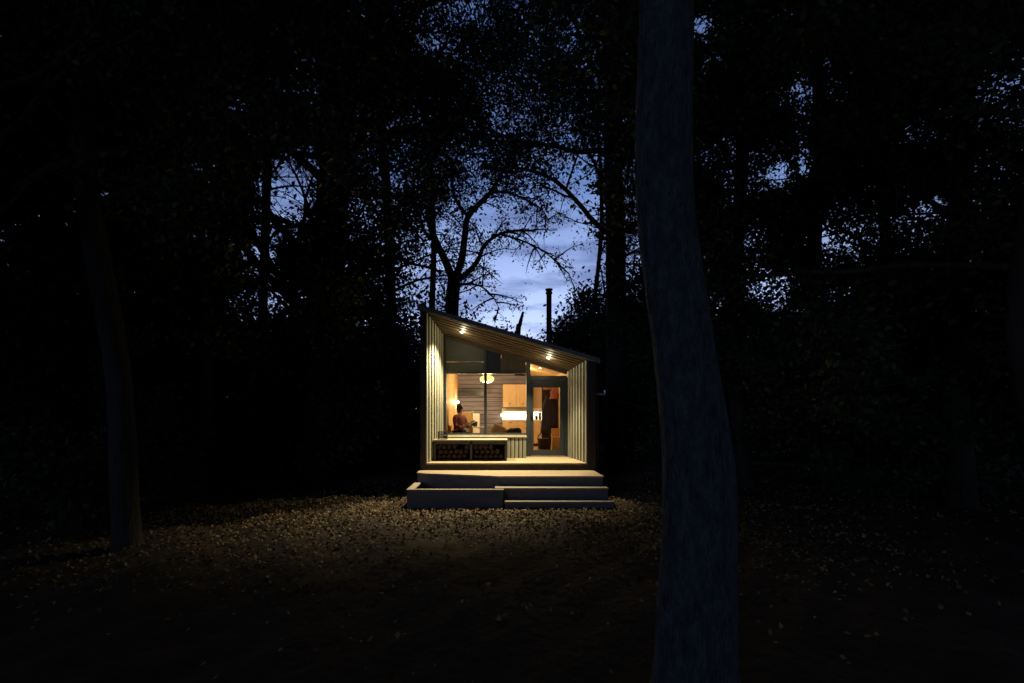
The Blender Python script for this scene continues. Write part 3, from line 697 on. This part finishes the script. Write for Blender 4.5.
def openness(P):
    """forest gaps: 1 where the wood is thin above the cabin and the sky shows, per leaf clump"""
    px = 494+F*P[:, 0]/P[:, 1]; py = 415-F*(P[:, 2]-EYE)/P[:, 1]
    g = np.zeros(len(P))
    for cx, cy, rx, ry, a in GAPS:
        g = np.maximum(g, a*np.exp(-(((px-cx)/rx)**2+((py-cy)/ry)**2)**2))
    return g
GAPS = [(545, 268, 66, 58, 1.6), (500, 298, 52, 46, 1.45), (447, 245, 36, 46, .97), (492, 215, 52, 55, .7), (572, 215, 34, 65, .9), (500, 150, 50, 24, .25),
        (285, 190, 34, 46, 1.1), (300, 165, 28, 26, 1.0), (275, 310, 22, 42, 1.15), (262, 250, 20, 40, .95), (425, 285, 22, 35, 1.0), (365, 330, 10, 14, 1.1), (640, 270, 22, 60, .75), (436, 45, 24, 11, .85),
        (780, 175, 15, 20, 1.05), (805, 165, 9, 24, 1.05), (770, 290, 26, 26, .85), (824, 235, 9, 16, 1.1), (933, 205, 17, 13, .95), (1005, 100, 22, 40, .6), (700, 25, 16, 18, 1.0), (240, 105, 22, 12, .9), (200, 165, 22, 9, .85), (105, 195, 13, 9, .9), (720, 60, 22, 12, .75), (745, 240, 20, 30, .7)]
def crown(name, pts, spread, per, size, m, root, droop=False, thin=1.0):
    C_ = np.array([tuple(p) for p in pts]); n = len(C_)
    if n == 0: return
    m0 = C_[:, 1] > 1.5
    g = np.zeros(n); g[m0] = openness(C_[m0])
    cnt = RNG.poisson(per*1.35*RNG.gamma(.9, 1/.9, n)*np.clip(1-g*thin, 0, 1)); size = size*.88; spread = spread*.85
    P = np.repeat(C_, cnt, axis=0); P = P+RNG.normal(size=P.shape)*spread*np.array([1, 1, .7])
    if droop: P[:, 2] -= np.abs(RNG.normal(size=len(P)))*spread*.9
    P = P[~blocked_np(P)]
    gg = np.zeros(len(P)); mm = P[:, 1] > 1.5; gg[mm] = openness(P[mm]); P = P[RNG.uniform(.0, 1, len(P)) > (gg*thin-.55)*1.6]
    V, Q = leaf_verts(P, size)
    V -= np.array(root.location)
    o = np_mesh(name, V, Q, M[m]); o.parent = root; return o
LEAVES = 0
def tree(base, top, r0, r1, label, seed, mtr='bark', leaf='leaf_b', nl=9, ll=3.2, zf=.35, per=16, spread=.33, size=.11, bend=.3, limbs=None, group=None, name='tree', up=.25, droop=0.06, lev=2, tseg=18):
    rnd = random.Random(seed); base = Vector(base); top = Vector(top)
    root = thing(name, base, label, 'tree', group)
    mid = [base.lerp(top, t)+Vector((rnd.gauss(0, bend), rnd.gauss(0, bend), 0)) for t in (.3, .6, .85)]
    P = catmull([base-Vector((0, 0, .15)), base.lerp(mid[0], .25), *mid, top], 8)
    rr = [r1+(r0-r1)*(1-i/len(P))**.9+r0*.45*math.exp(-i/1.6) for i in range(len(P))]
    MB().tube(P, rr, tseg, wob=.16).build('trunk', M[mtr], root, smooth=True)
    mb = MB(); tips = []
    for i in range(nl):
        t = zf+(1-zf)*(i+rnd.random())/nl; k = min(len(P)-1, int(t*len(P)))
        a = i*2.4+rnd.uniform(-.5, .5)
        d = Vector((math.cos(a), math.sin(a), up+rnd.uniform(-.1, .5)))
        limb(mb, rnd, P[k], d, ll*rnd.uniform(.75, 1.25)*(1.1-.35*t), max(.025, rr[k]*.3), lev, tips, 7, droop)
    if mb.v: mb.build('limbs', M[mtr], root, smooth=True)
    crown('crown', [p for p, l in tips], spread, per, size, M and leaf, root)
    return root, tips
# big foreground trunk, traced in plan and given real girth
Yt = 2.9
edge = [(-60, 640, 691), (0, 640, 690.5), (100, 637, 690.5), (150, 636, 690.5), (200, 637, 692), (250, 641, 697), (300, 648, 705), (350, 655, 713), (400, 660, 722), (450, 663, 729), (500, 663.5, 732), (550, 662, 733), (600, 659, 734), (650, 658, 734), (683, 654, 737), (700, 650, 744)]
root = thing('tree', (at(697, 690, Yt).x, Yt, 0), 'large smooth grey trunk leaning in the foreground right of the cabin', 'tree')
cen, rad = [], []
for y, a, b in reversed(edge):
    cen.append(at((a+b)/2, y, Yt)); rad.append((b-a)/2*Yt/F)
pl_ = catmull(cen, 12); rs = lerp_r(rad, len(rad), len(pl_))
top_ = pl_[-1]
ext = catmull([top_, top_+Vector((.02, .1, .9)), top_+Vector((.25, .3, 2.6)), top_+Vector((.4, .7, 5))], 10)[1:]
P = pl_+ext; rs = rs+list(np.linspace(rs[-1], .07, len(ext)))
SEG = 120; mbv = []; 
for i, (p, r) in enumerate(zip(P, rs)):
    for k in range(SEG):
        t = 2*math.pi*k/SEG; cx, sx = math.cos(t), math.sin(t)
        nn = noise.noise(Vector((cx*1.2, sx*1.2, p.z*1.1)))*.05+noise.noise(Vector((cx*3.5, sx*3.5, p.z*2.0)))*.025+noise.noise(Vector((cx*9, sx*9, p.z*3)))*.022+noise.noise(Vector((cx*20, sx*20, p.z*6)))*.012
        # long groove down the camera-right side
        ang = (t-R(-52)+math.pi) % (2*math.pi)-math.pi; gv = -.09*math.exp(-(ang/.13)**2)*math.exp(-((p.z-1.75)/.55)**2)
        mbv.append((p.x+cx*r*(1+nn+gv), p.y+sx*r*(1+nn+gv), p.z))
mb = MB(); mb.v = mbv; n_ = len(P)
mb.f = [(i*SEG+k, i*SEG+(k+1) % SEG, (i+1)*SEG+(k+1) % SEG, (i+1)*SEG+k) for i in range(n_-1) for k in range(SEG)]
mb.build('trunk', M['bark_grey'], root, smooth=True)
mb = MB(); tips = []; rnd = random.Random(5)
for i in range(9):
    p = ext[6+i*2]; a = i*2.4+1.2
    limb(mb, rnd, p, Vector((math.cos(a), math.sin(a)*.9+.15, .3)), rnd.uniform(2.6, 3.6), .07, 2, tips, 7, .08)
mb.build('limbs', M['bark_grey'], root, smooth=True)
crown('crown', [p for p, l in tips], .3, 7, .11, 'leaf_a', root)
# leaning left trunk
tree((at(128, 545, 6.1).x, 6.1, 0), (at(48, -60, 6.1).x, 6.4, 8.2), .165, .10, 'leaning trunk at the far left edge of the lit forest floor', 21, nl=12, ll=3.4, zf=.55, per=18, bend=.05)
# thick trunk left of cabin
tree((at(318, 480, 12).x, 12, 0), (at(335, -60, 12).x, 12, 14.3), .48, .32, 'thickest straight trunk standing left of the cabin', 22, nl=32, ll=5.8, zf=.28, per=19, bend=.05, leaf='leaf_b')
# straight trunk behind right
tree((at(614, 470, 14.5).x, 14.5, 0), (at(611, -90, 14.5).x, 14.5, 18), .32, .26, 'straight dark trunk rising behind the right end of the cabin roof', 23, nl=28, ll=5.4, zf=.36, per=30, bend=.04, leaf='leaf_a')
# forked tree behind the cabin
Yf = 18.5
rt = thing('tree', (at(452, 415, Yf).x, Yf, 0), 'forked bare limbed tree against the dusk sky behind the cabin', 'tree')
def pl(L_): return [at(a, b, Yf+c) for a, b, c in L_]
arms = [([(452, 460, 0), (452, 380, 0), (452, 310, 0), (454, 281, 0)], .36, .30),
        ([(454, 283, 0), (446, 262, -.1), (437, 243, -.3), (429, 218, -.5), (434, 186, -.7), (447, 176, -1), (462, 170, -1.2)], .21, .07),
        ([(454, 282, 0), (461, 262, .2), (465, 235, .4), (468, 217, .5), (480, 203, .6), (490, 193, .8), (500, 176, 1), (512, 155, 1.2)], .20, .07),
        ([(455, 283, 0), (468, 272, -.3), (478, 260, -.4), (484, 246, -.5), (496, 236, -.7), (512, 231, -1), (532, 231, -1.4)], .15, .035),
        ([(500, 234, -.8), (520, 240, -1), (538, 248, -1.2), (552, 258, -1.4), (560, 268, -1.5)], .05, .015),
        ([(437, 243, -.3), (425, 232, -.2), (418, 214, 0), (408, 190, .3), (402, 150, .5)], .10, .04),
        ([(468, 217, .5), (455, 198, .8), (452, 176, 1), (458, 150, 1.2), (455, 110, 1.4)], .09, .03),
        ([(454, 287, 0), (465, 284, -.4), (480, 286, -.8), (492, 296, -1.1), (500, 310, -1.3)], .07, .015),
        ([(490, 193, .8), (505, 192, .8), (522, 198, .8), (540, 208, .9), (550, 222, 1)], .08, .02),
        ([(512, 155, 1.2), (530, 140, 1.5), (545, 120, 1.8), (560, 100, 2)], .07, .02),
        ([(434, 188, -.7), (432, 160, -.7), (438, 130, -.6), (436, 90, -.5)], .08, .03)]
mbT = MB(); mbL = MB(); tips = []; rnd = random.Random(8); FREE = True
for i, (L_, ra, rb) in enumerate(arms):
    P = catmull(pl(L_), 6); (mbT if i == 0 else mbL).tube(P, list(np.linspace(ra*.85, rb*.9, len(P))), 10, wob=.12)
    if i:
        tips += [(p, 0) for p in P[len(P)//2:]]
        for j in range(3, len(P), 2):
            ax = (P[j]-P[j-1]).normalized(); s = Vector((rnd.gauss(0, 1), rnd.gauss(0, 1), rnd.gauss(0, .6))).normalized()
            limb(mbL, rnd, P[j], (ax*.5+s).normalized(), rnd.uniform(.8, 1.6), .035, 1, tips, 6, .30)
FREE = False
mbT.build('trunk', M['bark'], rt, smooth=True); mbL.build('limbs', M['bark'], rt, smooth=True)
crown('crown', [p for p, l in tips], .15, 4.6, .115, 'leaf_c', rt, droop=True, thin=.46)
# slim stem beside it
tree((at(438, 415, 19.5).x, 19.5, 0), (at(422, 60, 19.5).x, 19.5, 16), .17, .08, 'slim stem close beside the forked tree behind the cabin', 24, nl=10, ll=2.6, zf=.55, per=8, bend=.12, lev=2, leaf='leaf_a')
# finely branched tree right of the gap
tree((at(625, 430, 17.5).x, 17.5, 0), (at(578, 60, 17.5).x, 17.5, 15), .12, .04, 'thin finely branched tree beside the dusk sky right of the flue', 25, nl=18, ll=3.0, zf=.38, per=5, spread=.2, bend=.35, leaf='leaf_a', size=.10)
tree((at(650, 430, 19).x, 19, 0), (at(640, 20, 19).x, 19, 16), .2, .08, 'tree half hidden behind the large grey foreground trunk', 26, nl=16, ll=3.2, zf=.3, per=14, leaf='leaf_a')
# the rest of the wood
wood = [(60, 8.5, .22, 'black trunk farthest to the left of the picture'), (205, 10.5, .20, 'slim trunk between the leaning trunk and the thickest trunk'),
        (262, 15, .18, 'tree in the left middle distance, bright sky patches beside it'), (385, 14.5, .20, 'tree between the thickest trunk and the cabin'),
        (745, 11, .19, 'first tree right of the large grey foreground trunk'), (818, 13, .22, 'second tree to the right of the grey foreground trunk'),
        (880, 16, .22, 'farther tree between the two right hand trunks'), (962, 8.8, .24, 'dark trunk near the right edge of the picture'), (1040, 12, .25, 'tree whose leaves fill the upper right corner'),
        (-60, 11, .25, 'tree whose leaves fill the upper left corner'), (150, 17, .22, 'distant tree behind the leaning trunk')]
for i, (px, Y, r, lab) in enumerate(wood):
    b = at(px, 415, Y); H = Y*1.02+2.2 if Y > 9 else 10.5
    tree((b.x, Y, 0), (b.x+random.uniform(-.5, .5), Y, H), r, r*.5, lab, 40+i, nl=26, ll=4.4, zf=.16, per=13 if 150 < px < 900 else 26, spread=.24, size=.13, bend=.18, leaf=('leaf_b', 'leaf_a')[i % 2], up=.1)
# overhanging canopy trees standing beside the line of sight
for i, (X, Y, lab) in enumerate([(-7.2, 5.2, 'near tree at the left whose boughs hang over the top of the picture'), (7.0, 5.4, 'near tree at the right whose boughs hang over the top of the picture')]):
    tree((X, Y, 0), (X*.93, Y+.6, 9.8), .24, .10, lab, 70+i, nl=24, ll=6.6, zf=.4, per=10, spread=.26, size=.10, bend=.15, leaf='leaf_b')
# background belt: tall evergreen shrubs and trees
def shrub(px, Y, hgt_, w_, label, seed, group, m='leaf_b', per=300):
    rnd = random.Random(seed); b = at(px, 415, Y); root = thing('shrub', (b.x, Y, -.1), label, 'shrub', group)
    mb = MB(); pts = []
    for i in range(6):
        a = i*1.05+rnd.random(); e_ = Vector((b.x+math.cos(a)*w_*.35, Y+math.sin(a)*w_*.35, hgt_*rnd.uniform(.55, .9)))
        mb.tube(catmull([(b.x, Y, -.1), (b.x+math.cos(a)*w_*.12, Y+math.sin(a)*w_*.12, hgt_*.35), e_], 5), list(np.linspace(.06, .015, 11)), 6, cap=False)
    mb.build('stems', M['bark'], root, smooth=True)
    n = int(26*hgt_*w_/8)
    for i in range(n):
        t = rnd.random()**.8; a = rnd.uniform(0, 6.283); q = w_*.5*math.sqrt(max(.05, 1-(t*1.0)**2.2))*rnd.uniform(.3, 1.0)
        pts.append(Vector((b.x+math.cos(a)*q, Y+math.sin(a)*q, .2+t*hgt_*rnd.uniform(.85, 1.05))))
    C_ = np.array([tuple(p) for p in pts]); P = np.repeat(C_, int(per*.4), axis=0); P = P+RNG.normal(size=P.shape)*np.array([.42, .42, .34])
    V, Q = leaf_verts(P, .19); V -= np.array(root.location); o = np_mesh('foliage', V, Q, M[m]); o.parent = root
G = 'dark shrubs closing the wood behind the cabin'
belt = []
for i, px in enumerate(range(-80, 440, 52)): belt.append((px+random.uniform(-8, 8), random.uniform(20, 25), random.uniform(5.0, 6.4), 4.4))
for i, px in enumerate(range(640, 1140, 50)): belt.append((px+random.uniform(-8, 8), random.uniform(20, 25), random.uniform(5.2, 7.0), 4.4))
for i, b in enumerate(belt): shrub(*b, 'dense black leafy shrub closing the view between the forest trunks', 100+i, G)
shrub(455, 24, 5.6, 4.2, 'low dark shrub behind the tall left end of the cabin roof', 201, G)
shrub(510, 25, 6.0, 4.2, 'dark shrub whose top shows behind the middle of the roof', 202, G)
shrub(560, 25, 6.5, 4.2, 'shrub peeping over the roof just right of the flue', 203, G, 'leaf_a')
shrub(590, 21, 6.9, 3.6, 'bushy green shrub rising over the low end of the roof', 204, G, 'leaf_a')
shrub(628, 20, 7.4, 3.4, 'tall bushy shrub between the straight trunk and the grey trunk', 205, G, 'leaf_a')
for i, (px, Y, H, W_) in enumerate([(200, 13.5, 2.6, 3), (370, 17, 4.0, 3.2), (290, 16, 3.5, 3.2), (720, 14, 3.2, 3), (860, 12, 2.8, 3), (980, 12, 3.4, 3.2), (60, 11, 3, 3), (650, 17.5, 4.6, 2.8)]):
    shrub(px, Y, H, W_, 'low black undergrowth shrub among the forest trunks', 300+i, 'undergrowth shrubs in the wood')
# a far wood closes the horizon: nobody could count these
n = 150000; A_ = RNG.uniform(-1.25, 1.25, n); D_ = RNG.uniform(36, 50, n); X = D_*np.tan(A_*.9); Y = D_
tz = np.abs(RNG.normal(size=n))*3.2
side = np.clip(np.abs(X-3)/14, 0, 1); tz = tz*(.75+1.6*side)
P = np.stack([X, Y, tz], -1); V, Q = leaf_verts(P, .45)
tag(np_mesh('far_wood', V, Q, M['leaf_b']), 'black mass of far woodland closing the horizon', 'woodland', kind='stuff')
# snag behind the roof, fallen log
ps = [at(516, 440, 17), at(518, 340, 17), at(520, 324, 17), at(523, 312, 17)]
sn = thing('dead_snag', (ps[0].x, 17, 0), 'short broken dead stem sticking up behind the roof left of the flue', 'tree stump')
ps[0].z = -.1
MB().tube(catmull(ps, 6), list(np.linspace(.14, .05, 19)), 10, wob=.3).build('trunk', M['bark'], sn, smooth=True)
lg = MB(); lg.tube(catmull([(3.0, 13.6, .10), (4.2, 13.9, .13), (5.6, 13.8, .12)], 8), list(np.linspace(.13, .10, 17)), 14, wob=.2)
tag(lg.build('fallen_log', M['bark'], smooth=True), 'fallen log lying on the dark ground right of the cabin', 'log')

# ------------------------------------------------------------------ camera
cd = bpy.data.cameras.new('camera'); cd.lens = 16; cd.sensor_width = 36; cd.clip_end = 1000; cd.clip_start = .05
cd.shift_y = (415-341.5)/1024; cd.shift_x = (512-494)/1024
cam = bpy.data.objects.new('camera', cd); COL.objects.link(cam); cam.location = (0, 0, EYE); cam.rotation_euler = (R(90), 0, 0); S.camera = cam
S.view_settings.view_transform = 'Standard'; S.view_settings.look = 'None'; S.view_settings.gamma = 1; S.view_settings.exposure = 0
S.cycles.use_denoising = True; S.cycles.max_bounces = 6; S.cycles.transparent_max_bounces = 12
S.cycles.sample_clamp_indirect = 3
